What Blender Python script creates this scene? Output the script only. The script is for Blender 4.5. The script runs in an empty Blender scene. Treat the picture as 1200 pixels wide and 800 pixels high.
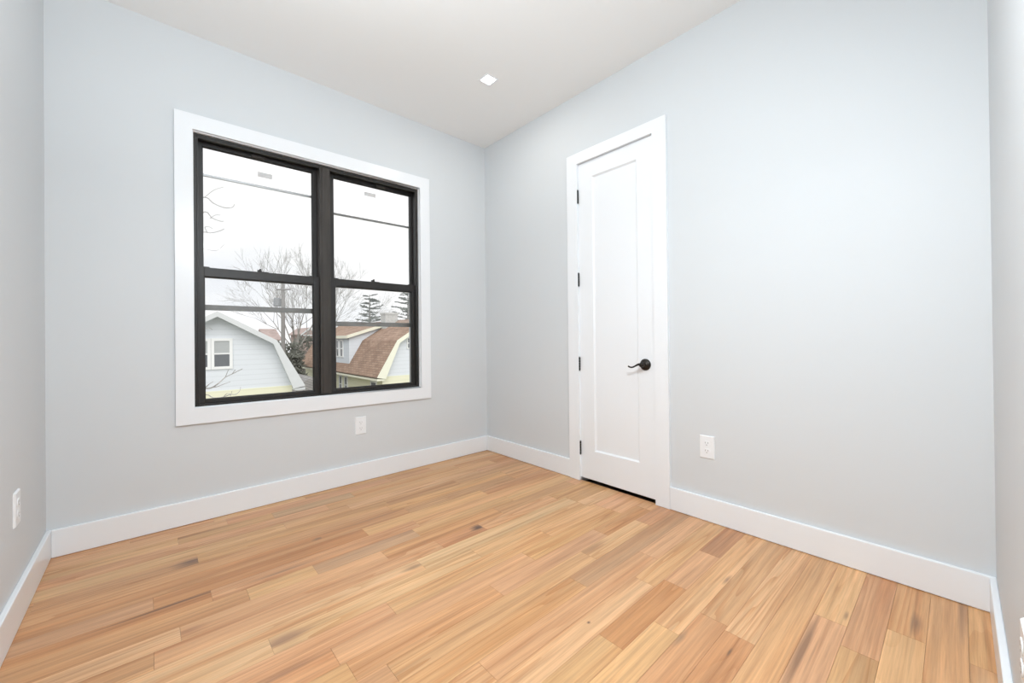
import bpy, bmesh, math, random
from mathutils import Vector, Matrix

S = bpy.context.scene
COL = S.collection
R_ = math.radians

# ------------------------------------------------------------------ camera
CAM = Vector((-2.10178, -2.65790, 0.94056))
RT = Vector((0.74324281, -0.66894217, -0.0103196))
UP = Vector((0.00467042, -0.0102366, 0.9999367))
FW = Vector((0.66900546, 0.74324396, 0.00448404))
FPX = 469.875
cd = bpy.data.cameras.new('camera')
cd.sensor_width = 36.0
cd.lens = FPX * 36 / 1200
cd.shift_y = -6.7306 / 1200
cd.clip_start = 0.01
cd.clip_end = 500
cam = bpy.data.objects.new('camera', cd)
COL.objects.link(cam)
cam.matrix_world = Matrix(((RT.x, UP.x, -FW.x, CAM.x), (RT.y, UP.y, -FW.y, CAM.y), (RT.z, UP.z, -FW.z, CAM.z), (0, 0, 0, 1)))
S.camera = cam

# ------------------------------------------------------------------ light and exposure
SKY = 1.06
SUN = 1.55
FLASH = 18.0
SOFT = 29.0
SOFTDIR = (0.30, 0.50, -0.95)
DOWN = 2.5
S.view_settings.view_transform = 'Standard'
S.view_settings.look = 'None'
S.view_settings.gamma = 1.0
S.view_settings.exposure = 0.12
S.view_settings.use_curve_mapping = False
S.cycles.use_denoising = True
S.cycles.max_bounces = 14
S.cycles.diffuse_bounces = 8
S.cycles.sample_clamp_indirect = 4.0


def make_world():
    w = bpy.data.worlds.new('overcast_sky')
    S.world = w
    w.use_nodes = True
    nt = w.node_tree
    nt.nodes.clear()
    N, L = nt.nodes.new, nt.links.new
    out = N('ShaderNodeOutputWorld')
    bg = N('ShaderNodeBackground')
    tc = N('ShaderNodeTexCoord')
    mp = N('ShaderNodeMapping')
    mp.inputs['Scale'].default_value = (1.0, 1.0, 3.2)
    mp.inputs['Location'].default_value = (0.35, 0.0, 0.2)
    n = N('ShaderNodeTexNoise')
    n.inputs['Scale'].default_value = 2.6
    n.inputs['Detail'].default_value = 5
    n.inputs['Roughness'].default_value = 0.5
    cr = N('ShaderNodeValToRGB')
    cr.color_ramp.elements[0].position = 0.36
    cr.color_ramp.elements[0].color = (0.835, 0.86, 0.90, 1)
    cr.color_ramp.elements[1].position = 0.58
    cr.color_ramp.elements[1].color = (1.0, 1.0, 1.0, 1)
    L(tc.outputs['Generated'], mp.inputs['Vector'])
    L(mp.outputs['Vector'], n.inputs['Vector'])
    L(n.outputs['Fac'], cr.inputs['Fac'])
    L(cr.outputs['Color'], bg.inputs['Color'])
    bg.inputs['Strength'].default_value = SKY
    L(bg.outputs['Background'], out.inputs['Surface'])


make_world()


def light(name, kind, loc, energy, direction, color=(1, 1, 1), **kw):
    d = bpy.data.lights.new(name, kind)
    d.energy = energy
    d.color = color
    for k, v in kw.items():
        setattr(d, k, v)
    o = bpy.data.objects.new(name, d)
    COL.objects.link(o)
    o.location = loc
    o.rotation_euler = Vector(direction).to_track_quat('-Z', 'Y').to_euler()
    return o


light('sun_behind_cloud', 'SUN', (0, -10, 20), SUN, (0.25, 0.75, -0.62), (1, 0.985, 0.96), angle=R_(50))
# the photographer's flash, bounced off the ceiling
light('photographer_flash', 'AREA', (-2.00, -1.80, 1.72), FLASH, (0.0, 0.0, 1), (0.915, 0.968, 1.0), shape='DISK', size=0.3)
# unseen soft fill lamp added above the frame to even out the walls
light('soft_fill_lamp', 'AREA', (-1.62, -2.55, 2.0), SOFT, SOFTDIR, (0.915, 0.968, 1.0), shape='DISK', size=0.32)


# ------------------------------------------------------------------ helpers
def mat(name, color=(0.8, 0.8, 0.8), rough=0.5, metal=0.0, spec=0.5, var=0.0, vscale=20.0, bump=0.0, bscale=200.0, vec=(1, 1, 1)):
    m = bpy.data.materials.new(name)
    m.use_nodes = True
    nt = m.node_tree
    b = nt.nodes['Principled BSDF']
    N, L = nt.nodes.new, nt.links.new
    b.inputs['Roughness'].default_value = rough
    b.inputs['Metallic'].default_value = metal
    b.inputs['Specular IOR Level'].default_value = spec
    b.inputs['Base Color'].default_value = (*color, 1)
    if var or bump:
        tc = N('ShaderNodeTexCoord')
        mp = N('ShaderNodeMapping')
        mp.inputs['Scale'].default_value = vec
        L(tc.outputs['Object'], mp.inputs['Vector'])
    if var:
        n = N('ShaderNodeTexNoise')
        n.inputs['Scale'].default_value = vscale
        n.inputs['Detail'].default_value = 4
        L(mp.outputs['Vector'], n.inputs['Vector'])
        mx = N('ShaderNodeMix')
        mx.data_type = 'RGBA'
        mx.inputs['A'].default_value = (*[c * (1 - var) for c in color], 1)
        mx.inputs['B'].default_value = (*[min(1, c * (1 + var)) for c in color], 1)
        L(n.outputs['Fac'], mx.inputs['Factor'])
        L(mx.outputs['Result'], b.inputs['Base Color'])
    if bump:
        n2 = N('ShaderNodeTexNoise')
        n2.inputs['Scale'].default_value = bscale
        L(mp.outputs['Vector'], n2.inputs['Vector'])
        bp = N('ShaderNodeBump')
        bp.inputs['Strength'].default_value = bump
        bp.inputs['Distance'].default_value = 0.001
        L(n2.outputs['Fac'], bp.inputs['Height'])
        L(bp.outputs['Normal'], b.inputs['Normal'])
    return m


def glass_mat(name, haze=0.0, tint=(1, 1, 1), hcol=(0.85, 0.89, 0.92)):
    m = bpy.data.materials.new(name)
    m.use_nodes = True
    nt = m.node_tree
    nt.nodes.clear()
    N, L = nt.nodes.new, nt.links.new
    out = N('ShaderNodeOutputMaterial')
    tr = N('ShaderNodeBsdfTransparent')
    tr.inputs['Color'].default_value = (*tint, 1)
    gl = N('ShaderNodeBsdfGlossy')
    gl.inputs['Roughness'].default_value = 0.02
    fr = N('ShaderNodeFresnel')
    fr.inputs['IOR'].default_value = 1.07
    mx = N('ShaderNodeMixShader')
    L(fr.outputs['Fac'], mx.inputs['Fac'])
    L(tr.outputs['BSDF'], mx.inputs[1])
    L(gl.outputs['BSDF'], mx.inputs[2])
    last = mx
    if haze:
        tl = N('ShaderNodeBsdfTranslucent')
        tl.inputs['Color'].default_value = (*hcol, 1)
        m2 = N('ShaderNodeMixShader')
        m2.inputs['Fac'].default_value = haze
        L(mx.outputs['Shader'], m2.inputs[1])
        L(tl.outputs['BSDF'], m2.inputs[2])
        last = m2
    L(last.outputs['Shader'], out.inputs['Surface'])
    return m


class MB:
    """collects solid shapes and links them as ONE mesh object"""

    def __init__(self, fix=None):
        self.bm = bmesh.new()
        self.fix = fix

    def hexa(self, p):
        v = [self.bm.verts.new(q) for q in p]
        for f in ((0, 3, 2, 1), (4, 5, 6, 7), (0, 1, 5, 4), (1, 2, 6, 5), (2, 3, 7, 6), (3, 0, 4, 7)):
            self.bm.faces.new([v[i] for i in f])
        return v

    def box(self, x0, x1, y0, y1, z0, z1):
        x0, x1 = sorted((x0, x1)); y0, y1 = sorted((y0, y1)); z0, z1 = sorted((z0, z1))
        self.hexa([(x0, y0, z0), (x1, y0, z0), (x1, y1, z0), (x0, y1, z0), (x0, y0, z1), (x1, y0, z1), (x1, y1, z1), (x0, y1, z1)])
        return self

    def prism(self, pts, a, b, axis):
        """outline pts extruded from a to b along an axis; pts are the two other coordinates in x, y, z order"""
        def P(u, v, w):
            return {'x': (w, u, v), 'y': (u, w, v), 'z': (u, v, w)}[axis]
        A = [self.bm.verts.new(P(u, v, a)) for u, v in pts]
        B = [self.bm.verts.new(P(u, v, b)) for u, v in pts]
        n = len(pts)
        self.bm.faces.new(A)
        self.bm.faces.new(B[::-1])
        for i in range(n):
            self.bm.faces.new([A[i], B[i], B[(i + 1) % n], A[(i + 1) % n]])
        return self

    def tube(self, pts, radii, n=8, cap=True):
        pts = [Vector(p) for p in pts]
        if not isinstance(radii, (list, tuple)):
            radii = [radii] * len(pts)
        rings = []
        ref = None
        for i, p in enumerate(pts):
            t = (pts[min(i + 1, len(pts) - 1)] - pts[max(i - 1, 0)]).normalized()
            if ref is None:
                ref = t.orthogonal().normalized()
            ref = (ref - t * ref.dot(t))
            ref = ref.normalized() if ref.length > 1e-6 else t.orthogonal().normalized()
            bi = t.cross(ref)
            rings.append([self.bm.verts.new(p + (ref * math.cos(2 * math.pi * k / n) + bi * math.sin(2 * math.pi * k / n)) * radii[i]) for k in range(n)])
        for a, b in zip(rings, rings[1:]):
            for k in range(n):
                self.bm.faces.new([a[k], a[(k + 1) % n], b[(k + 1) % n], b[k]])
        if cap:
            self.bm.faces.new(rings[0][::-1])
            self.bm.faces.new(rings[-1])
        return self

    def lathe(self, prof, origin, axis, n=32):
        """profile of (radius, height) turned about an axis through origin"""
        ax = Vector(axis).normalized()
        u = ax.orthogonal().normalized()
        v = ax.cross(u)
        o = Vector(origin)
        rings = []
        for r, h in prof:
            if r < 1e-6:
                rings.append([self.bm.verts.new(o + ax * h)])
            else:
                rings.append([self.bm.verts.new(o + ax * h + (u * math.cos(2 * math.pi * k / n) + v * math.sin(2 * math.pi * k / n)) * r) for k in range(n)])
        for a, b in zip(rings, rings[1:]):
            for k in range(n):
                q = [a[k % len(a)], a[(k + 1) % len(a)], b[(k + 1) % len(b)], b[k % len(b)]]
                q2 = []
                for w in q:
                    if w not in q2:
                        q2.append(w)
                if len(q2) > 2:
                    self.bm.faces.new(q2)
        return self

    def build(self, name, material, parent=None, bevel=0.0, smooth=False, seg=2):
        bm = self.bm
        if self.fix:
            for v in bm.verts:
                v.co = self.fix(v.co)
        bmesh.ops.recalc_face_normals(bm, faces=bm.faces)
        me = bpy.data.meshes.new(name)
        bm.to_mesh(me)
        bm.free()
        for m in (material if isinstance(material, (list, tuple)) else [material]):
            me.materials.append(m)
        if smooth:
            for p in me.polygons:
                p.use_smooth = True
        o = bpy.data.objects.new(name, me)
        COL.objects.link(o)
        if parent is not None:
            o.parent = parent
            o.matrix_parent_inverse = Matrix.Translation(-parent_loc(parent))
        if bevel:
            b = o.modifiers.new('edge', 'BEVEL')
            b.width = bevel
            b.segments = seg
            b.limit_method = 'ANGLE'
            b.angle_limit = R_(40)
        return o


def parent_loc(o):
    l = Vector(o.location)
    if o.parent is not None:
        l = l + o.parent.location * 0
    return l if o.type == 'EMPTY' else Vector((0, 0, 0))


def empty(name, loc, label=None, cat=None, group=None, kind=None):
    o = bpy.data.objects.new(name, None)
    COL.objects.link(o)
    o.location = loc
    o.empty_display_size = 0.1
    tag(o, label, cat, group, kind)
    return o


def tag(o, label=None, cat=None, group=None, kind=None):
    if label: o['label'] = label
    if cat: o['category'] = cat
    if group: o['group'] = group
    if kind: o['kind'] = kind
    return o


def struct(o, label=None, cat=None):
    return tag(o, label, cat, None, 'structure')


# ------------------------------------------------------------------ materials
M_wall = mat('wall_paint', (0.638, 0.668, 0.690), 0.55, var=0.008, vscale=3, bump=0.04, bscale=260)
M_ceil = mat('ceiling_paint', (0.85, 0.862, 0.86), 0.8, bump=0.04, bscale=260)
M_trim = mat('white_trim_paint', (0.815, 0.842, 0.87), 0.28, bump=0.02, bscale=60)
M_door = mat('white_door_paint', (0.815, 0.842, 0.87), 0.34, bump=0.02, bscale=60)
M_plate = mat('white_plastic', (0.83, 0.85, 0.87), 0.3)
M_slot = mat('dark_slot', (0.25, 0.25, 0.25), 0.6)
M_black = mat('black_window_paint', (0.014, 0.0125, 0.0115), 0.45, var=0.45, vscale=9, bump=0.15, bscale=50, vec=(6, 6, 1))
M_dusty = mat('dusty_black_wood', (0.034, 0.029, 0.025), 0.6, var=0.6, vscale=5, bump=0.25, bscale=70, vec=(10, 10, 1.2))
M_bronze = mat('oil_rubbed_bronze', (0.022, 0.019, 0.016), 0.32, metal=0.5, var=0.3, vscale=60)
M_hinge = mat('black_hinge_metal', (0.02, 0.02, 0.02), 0.4, metal=0.5, var=0.2, vscale=80)
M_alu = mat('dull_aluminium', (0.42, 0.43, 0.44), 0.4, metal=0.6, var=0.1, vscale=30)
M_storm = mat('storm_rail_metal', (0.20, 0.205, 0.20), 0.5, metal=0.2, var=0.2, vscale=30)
M_glass = glass_mat('window_glass')
M_haze = glass_mat('hazy_glass', 0.10)  # pale translucent share puts the doubled panes' reflection haze into the glass
M_sticker = mat('grey_paper_sticker', (0.62, 0.62, 0.62), 0.7, var=0.1, vscale=90)
M_dark = mat('closet_shade', (0.03, 0.028, 0.026), 0.9, var=0.1, vscale=10)  # closet's unlit dark put into the colour, so the door gap reads black


def floor_mat():
    m = bpy.data.materials.new('oak_strip_floor')
    m.use_nodes = True
    nt = m.node_tree
    b = nt.nodes['Principled BSDF']
    N, L = nt.nodes.new, nt.links.new

    def math_(op, a, c=None, clamp=False):
        n = N('ShaderNodeMath'); n.operation = op; n.use_clamp = clamp
        for i, v in enumerate((a, c)):
            if v is None: continue
            if isinstance(v, (int, float)): n.inputs[i].default_value = v
            else: L(v, n.inputs[i])
        return n.outputs[0]

    def mix(f, a, c, mode='MIX'):
        n = N('ShaderNodeMix'); n.data_type = 'RGBA'; n.blend_type = mode
        for key, v in (('Factor', f), ('A', a), ('B', c)):
            if isinstance(v, (int, float)): n.inputs[key].default_value = v
            elif isinstance(v, tuple): n.inputs[key].default_value = (*v, 1)
            else: L(v, n.inputs[key])
        return n.outputs['Result']

    tone = N('ShaderNodeAttribute'); tone.attribute_name = 'plank_tone'
    seed = N('ShaderNodeAttribute'); seed.attribute_name = 'plank_seed'
    tc = N('ShaderNodeTexCoord')
    sep = N('ShaderNodeSeparateXYZ'); L(tc.outputs['Object'], sep.inputs[0])
    sd = seed.outputs['Fac']

    def coords(sx, sy, k):
        c = N('ShaderNodeCombineXYZ')
        L(math_('ADD', math_('MULTIPLY', sep.outputs['X'], sx), math_('MULTIPLY', sd, 17.3 * k)), c.inputs[0])
        L(math_('ADD', math_('MULTIPLY', sep.outputs['Y'], sy), math_('MULTIPLY', sd, 5.7 * k)), c.inputs[1])
        L(math_('MULTIPLY', sd, 31.0), c.inputs[2])
        return c.outputs[0]

    def noise(vec, scale, detail=4, rough=0.55, dist=0.0):
        n = N('ShaderNodeTexNoise')
        n.inputs['Scale'].default_value = scale
        n.inputs['Detail'].default_value = detail
        n.inputs['Roughness'].default_value = rough
        n.inputs['Distortion'].default_value = dist
        L(vec, n.inputs['Vector'])
        return n.outputs['Fac']

    def ramp(f, stops):
        r = N('ShaderNodeValToRGB')
        r.color_ramp.elements[0].position, r.color_ramp.elements[0].color = stops[0][0], (*[stops[0][1]] * 3, 1)
        r.color_ramp.elements[1].position, r.color_ramp.elements[1].color = stops[1][0], (*[stops[1][1]] * 3, 1)
        for p, v in stops[2:]:
            e = r.color_ramp.elements.new(p); e.color = (v, v, v, 1)
        L(f, r.inputs['Fac'])
        return r.outputs['Color']

    # broad figure: contour lines of a long stretched noise give the cathedral grain
    big = noise(coords(0.42, 8.5, 1.0), 1.0, 2.0, 0.45, 0.25)
    rings = math_('FRACT', math_('MULTIPLY', big, 17.0))
    ring_line = ramp(rings, [(0.0, 0.0), (1.0, 1.0), (0.5, 0.10), (0.93, 0.9)])
    mask = ramp(noise(coords(0.5, 4.0, 2.0), 1.3, 1.0), [(0.40, 0.05), (0.60, 1.0)])
    fine = noise(coords(5.0, 170.0, 3.0), 1.0, 5.0, 0.65)
    med = noise(coords(1.3, 55.0, 6.0), 1.0, 4.0, 0.6)
    streak = ramp(noise(coords(0.8, 34.0, 4.0), 1.0, 4.0, 0.6), [(0.56, 0.0), (0.74, 1.0)])
    blotch = noise(coords(1.3, 8.0, 5.0), 1.0, 2.0)
    heart = ramp(noise(coords(0.6, 11.0, 7.0), 1.0, 2.0), [(0.52, 0.0), (0.70, 1.0)])
    col = tone.outputs['Color']
    col = mix(math_('MULTIPLY', heart, 0.60), col, (0.80, 0.62, 0.46), 'MULTIPLY')
    col = mix(math_('MULTIPLY', math_('MULTIPLY', ring_line, mask), 0.62), col, (0.72, 0.53, 0.35), 'MULTIPLY')
    col = mix(0.75, col, ramp(fine, [(0.30, 0.78), (0.70, 1.13)]), 'MULTIPLY')
    col = mix(0.85, col, ramp(med, [(0.30, 0.80), (0.70, 1.14)]), 'MULTIPLY')
    col = mix(math_('MULTIPLY', streak, 0.70), col, (0.58, 0.40, 0.26), 'MULTIPLY')
    col = mix(0.6, col, ramp(blotch, [(0.30, 0.84), (0.70, 1.12)]), 'MULTIPLY')
    for kx, ky, rx, ry, st, kc, (xa, xb, ya, yb) in KNOTS:
        dx = math_('DIVIDE', math_('SUBTRACT', sep.outputs['X'], kx), rx)
        dy = math_('DIVIDE', math_('SUBTRACT', sep.outputs['Y'], ky), ry)
        d = math_('SQRT', math_('ADD', math_('MULTIPLY', dx, dx), math_('MULTIPLY', dy, dy)))
        d = math_('ADD', d, math_('MULTIPLY', math_('SUBTRACT', med, 0.5), 1.6))
        f = ramp(d, [(0.15, st), (1.0, 0.0)])
        for sock, op, lim in ((sep.outputs['X'], 'GREATER_THAN', xa), (sep.outputs['X'], 'LESS_THAN', xb), (sep.outputs['Y'], 'GREATER_THAN', ya), (sep.outputs['Y'], 'LESS_THAN', yb)):
            if abs(lim) < 8:
                f = math_('MULTIPLY', f, math_(op, sock, lim))
        col = mix(f, col, kc)
    L(col, b.inputs['Base Color'])
    rr = ramp(fine, [(0.3, 0.40), (0.7, 0.30)])
    L(rr, b.inputs['Roughness'])
    b.inputs['Specular IOR Level'].default_value = 0.45
    bp = N('ShaderNodeBump'); bp.inputs['Strength'].default_value = 0.12; bp.inputs['Distance'].default_value = 0.001
    L(fine, bp.inputs['Height'])
    L(bp.outputs['Normal'], b.inputs['Normal'])
    return m


def siding_mat(name, color, pitch=0.12, line=0.82):
    m = bpy.data.materials.new(name)
    m.use_nodes = True
    nt = m.node_tree
    b = nt.nodes['Principled BSDF']
    b.inputs['Roughness'].default_value = 0.6
    N, L = nt.nodes.new, nt.links.new
    tc = N('ShaderNodeTexCoord')
    sep = N('ShaderNodeSeparateXYZ')
    L(tc.outputs['Object'], sep.inputs[0])
    a = N('ShaderNodeMath'); a.operation = 'DIVIDE'; a.inputs[1].default_value = pitch
    L(sep.outputs['Z'], a.inputs[0])
    f = N('ShaderNodeMath'); f.operation = 'FRACT'
    L(a.outputs[0], f.inputs[0])
    r = N('ShaderNodeValToRGB')
    r.color_ramp.elements[0].position = 0.0
    r.color_ramp.elements[0].color = (*[c * line for c in color], 1)
    r.color_ramp.elements[1].position = 0.22
    r.color_ramp.elements[1].color = (*color, 1)
    L(f.outputs[0], r.inputs['Fac'])
    L(r.outputs['Color'], b.inputs['Base Color'])
    bp = N('ShaderNodeBump'); bp.inputs['Distance'].default_value = 0.02; bp.inputs['Strength'].default_value = 0.6
    L(f.outputs[0], bp.inputs['Height'])
    L(bp.outputs['Normal'], b.inputs['Normal'])
    return m


def shingle_mat(name, c1, c2, mortar):
    m = bpy.data.materials.new(name)
    m.use_nodes = True
    nt = m.node_tree
    b = nt.nodes['Principled BSDF']
    b.inputs['Roughness'].default_value = 0.9
    N, L = nt.nodes.new, nt.links.new
    tc = N('ShaderNodeTexCoord')
    sep = N('ShaderNodeSeparateXYZ')
    L(tc.outputs['Object'], sep.inputs[0])
    cb = N('ShaderNodeCombineXYZ')
    L(sep.outputs['Y'], cb.inputs[0])
    s = N('ShaderNodeMath'); s.operation = 'MULTIPLY_ADD'; s.inputs[1].default_value = 0.45
    L(sep.outputs['X'], s.inputs[0]); L(sep.outputs['Z'], s.inputs[2])
    L(s.outputs[0], cb.inputs[1])
    br = N('ShaderNodeTexBrick')
    br.inputs['Color1'].default_value = (*c1, 1)
    br.inputs['Color2'].default_value = (*c2, 1)
    br.inputs['Mortar'].default_value = (*mortar, 1)
    br.inputs['Scale'].default_value = 1.0
    br.inputs['Brick Width'].default_value = 0.45
    br.inputs['Row Height'].default_value = 0.17
    br.inputs['Mortar Size'].default_value = 0.018
    L(cb.outputs[0], br.inputs['Vector'])
    n = N('ShaderNodeTexNoise'); n.inputs['Scale'].default_value = 1.2; n.inputs['Detail'].default_value = 5
    L(tc.outputs['Object'], n.inputs['Vector'])
    mx = N('ShaderNodeMix'); mx.data_type = 'RGBA'; mx.blend_type = 'OVERLAY'; mx.inputs['Factor'].default_value = 0.35
    L(br.outputs['Color'], mx.inputs['A']); L(n.outputs['Fac'], mx.inputs['B'])
    L(mx.outputs['Result'], b.inputs['Base Color'])
    return m


M_siding = siding_mat('white_clapboard', (0.72, 0.755, 0.79), 0.24, 0.89)
M_siding2 = siding_mat('pale_blue_clapboard', (0.70, 0.75, 0.80), 0.24, 0.93)
M_cream = siding_mat('cream_clapboard', (0.80, 0.79, 0.60), 0.24, 0.9)
M_fascia = mat('cream_fascia', (0.80, 0.80, 0.66), 0.6, var=0.03, vscale=4)
M_rake = mat('white_rake_board', (0.62, 0.64, 0.64), 0.6, var=0.04, vscale=4)
M_shingle = shingle_mat('brown_shingle', (0.30, 0.20, 0.145), (0.39, 0.275, 0.205), (0.23, 0.155, 0.115))
M_greyroof = shingle_mat('grey_shingle', (0.30, 0.29, 0.28), (0.38, 0.37, 0.36), (0.2, 0.2, 0.2))
M_redroof = shingle_mat('red_brown_shingle', (0.40, 0.31, 0.285), (0.45, 0.36, 0.33), (0.33, 0.26, 0.24))
M_winframe = mat('white_house_trim', (0.80, 0.81, 0.80), 0.5, var=0.03, vscale=6)
M_pane = mat('dark_house_pane', (0.13, 0.14, 0.15), 0.1, spec=0.6, var=0.1, vscale=3)
M_blind = mat('grey_blind', (0.42, 0.44, 0.44), 0.6, var=0.1, vscale=3, vec=(1, 1, 20))
M_brick = mat('pale_chimney_brick', (0.52, 0.52, 0.50), 0.9, var=0.3, vscale=9)
M_greywall = mat('grey_garage_wall', (0.20, 0.20, 0.195), 0.8, var=0.1, vscale=4)
M_bark = mat('grey_bark', (0.30, 0.285, 0.265), 0.9, var=0.3, vscale=12)
M_twig = mat('glare_twig', (0.42, 0.40, 0.385), 0.9, var=0.25, vscale=12)  # near twigs lightened, window glare put into their bark colour
M_pole = mat('weathered_pole_wood', (0.27, 0.26, 0.25), 0.9, var=0.2, vscale=6, vec=(6, 6, 1))
M_steel = mat('grey_transformer_steel', (0.25, 0.26, 0.27), 0.5, var=0.1, vscale=5)
M_fir = mat('grey_green_fir_needles', (0.15, 0.17, 0.15), 0.9, var=0.35, vscale=4)
M_shrub = mat('grey_green_shrub', (0.17, 0.175, 0.15), 0.95, var=0.45, vscale=3)
M_ground = mat('winter_grass', (0.24, 0.235, 0.18), 0.95, var=0.3, vscale=0.8)

# ------------------------------------------------------------------ the room
H = 2.54
XL, YF = -2.445, -2.737                       # left wall, wall behind the camera
T = 0.14
WX0, WX1, WZ0, WZ1 = -1.938, -0.623, 0.585, 2.045     # window opening
DY0, DY1, DZ = -1.534, -0.982, 2.083                   # door opening

# boards: rows run along the window wall
ROW, Y_ANCHOR = 0.0868, -1.977
TONES = [(0.565, 0.335, 0.165), (0.615, 0.375, 0.190), (0.540, 0.300, 0.150), (0.585, 0.330, 0.178), (0.625, 0.400, 0.215),
         (0.520, 0.305, 0.152), (0.60, 0.345, 0.195), (0.50, 0.275, 0.130)]
GREY, ORANGE, LIGHT, RED, PINK, YELLOW, DARK, PALE = ((0.375, 0.235, 0.140), (0.520, 0.235, 0.095), (0.650, 0.415, 0.220), (0.470, 0.225, 0.110),
                                                     (0.600, 0.342, 0.185), (0.575, 0.355, 0.168), (0.270, 0.150, 0.085), (0.660, 0.450, 0.265))  # PALE: light oak plus some window reflection put into the tone
FIXED = {  # row: [(x0, x1, tone)]  row 0 starts at y = -1.977
    20: [(-1.62, -1.20, (0.44, 0.30, 0.185))],
    17: [(-2.42, -1.957, TONES[5]), (-1.957, -1.1, TONES[0])],
    14: [(-2.1, -1.33, RED), (-1.33, -0.6, TONES[1])],
    13: [(-2.44, -1.94, TONES[2]), (-1.94, -1.1, PINK)],
    12: [(-1.607, -1.151, (0.43, 0.28, 0.17)), (-1.151, -0.55, YELLOW)],
    11: [(-2.036, -1.35, PINK), (-1.35, -0.704, TONES[2])],
    10: [(-1.127, -0.88, RED), (-0.88, -0.35, PINK), (-2.1, -1.127, PINK)],
    9: [(-1.27, -0.30, (0.62, 0.455, 0.25)), (-2.2, -1.27, PALE)],
    8: [(-2.44, -1.832, PALE), (-1.832, -1.05, PALE), (-1.05, -0.3, LIGHT)],
    7: [(-2.3, -1.483, PINK), (-1.483, -0.7, LIGHT)],
    6: [(-1.70, -0.9, PINK), (-0.9, -0.25, YELLOW)],
    5: [(-1.15, -0.5, PINK)],
    4: [(-1.60, -0.706, YELLOW), (-0.706, -0.262, LIGHT), (-0.262, 0.1, RED)],
    3: [(-2.3, -0.888, YELLOW), (-0.888, 0.1, GREY)],
    2: [(-1.40, -0.52, PINK), (-0.52, 0.1, PINK)],
    1: [(-1.65, -0.70, LIGHT), (-0.70, 0.1, YELLOW)],
    0: [(-1.8, -1.053, YELLOW), (-1.053, -0.633, ORANGE), (-0.633, -0.320, PINK), (-0.320, 0.1, RED)],
    -1: [(-2.0, -0.873, YELLOW), (-0.873, 0.1, LIGHT)],
    -2: [(-0.72, 0.1, TONES[0])],
    -3: [(-1.3, -0.745, RED), (-0.745, 0.1, LIGHT)],
    -4: [(-1.0, 0.1, TONES[0])],
    -5: [(-1.5, -0.445, PINK), (-0.445, 0.1, LIGHT)],
    -6: [(-0.9, -0.555, YELLOW), (-0.555, 0.1, PINK)],
    -7: [(-1.2, -0.36, TONES[4]), (-0.36, 0.1, TONES[2])],
    -8: [(-1.2, 0.1, TONES[2])],
}
# knots and dark heart wood of single boards:
# x, y, reach along, reach across, strength, colour, and the board it stops with (x from, x to, y from, y to)
KNOTS = [(-1.975, -0.462, 0.085, 0.045, 0.9, (0.15, 0.085, 0.06), (-9, -1.957, -0.501, -0.4152)),
         (-0.90, -1.055, 0.05, 0.034, 0.95, (0.10, 0.06, 0.045), (-9, -0.88, -1.1085, -1.0225)),
         (-1.00, -1.08, 0.16, 0.02, 0.5, (0.28, 0.14, 0.07), (-9, -0.88, -1.1085, -1.0225)),
         (-1.80, -1.235, 0.09, 0.045, 0.7, (0.27, 0.15, 0.095), (-1.832, 9, -1.2825, -1.1963)),
         (-0.66, -1.565, 0.14, 0.035, 0.7, (0.30, 0.155, 0.075), (-0.706, 9, -1.629, -1.5435)),
         (-2.03, -0.772, 0.28, 0.012, 0.95, (0.15, 0.08, 0.05), (-9, -1.94, -0.848, -0.7625)),
         (-2.02, -0.98, 0.07, 0.025, 0.7, (0.33, 0.15, 0.075), (-2.036, 9, -1.022, -0.9358)),
         (-1.30, -1.15, 0.07, 0.03, 0.75, (0.26, 0.15, 0.08), (-9, -1.27, -1.1958, -1.1092)),
         (-0.65, -2.340, 0.26, 0.022, 0.85, (0.24, 0.13, 0.075), (-9, -0.445, -2.411, -2.3245)),
         (-0.46, -2.055, 0.06, 0.013, 0.75, (0.2, 0.11, 0.08), (-9, 9, -2.15, -2.03)),
         (-1.035, -1.835, 0.009, 0.007, 1.0, (0.08, 0.05, 0.04), (-9, 9, -9, 9)),
         (-0.26, -2.56, 0.09, 0.018, 0.8, (0.22, 0.12, 0.07), (-9, 9, -2.5845, -2.4985)),
         (-0.88, -2.07, 0.06, 0.018, 0.75, (0.3, 0.19, 0.11), (-9, 9, -2.150, -2.0645)),
         (-0.83, -2.195, 0.025, 0.005, 0.8, (0.15, 0.09, 0.06), (-9, 9, -9, 9)),
         (-0.38, -2.40, 0.035, 0.007, 0.6, (0.2, 0.11, 0.07), (-9, 9, -9, 9)),
         (-0.05, -2.66, 0.30, 0.016, 0.7, (0.25, 0.14, 0.08), (-9, 9, -9, 9)),
         (-1.20, -0.86, 0.22, 0.018, 0.5, (0.30, 0.18, 0.11), (-9, -1.151, -0.9355, -0.849)),
         (-1.70, -0.81, 0.16, 0.010, 0.8, (0.24, 0.13, 0.075), (-9, 9, -9, 9)),
         (-1.52, -0.625, 0.03, 0.014, 0.8, (0.2, 0.12, 0.07), (-9, -1.505, -9, 9)),
         (-1.82, -1.375, 0.16, 0.012, 0.7, (0.28, 0.14, 0.08), (-9, 9, -9, 9)),
         (-1.25, -0.60, 0.30, 0.014, 0.55, (0.27, 0.16, 0.09), (-9, 9, -9, 9)),
         (-0.25, -1.92, 0.20, 0.03, 0.45, (0.27, 0.15, 0.09), (-0.32, 9, -1.976, -1.8905))]
M_floor = floor_mat()


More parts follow.
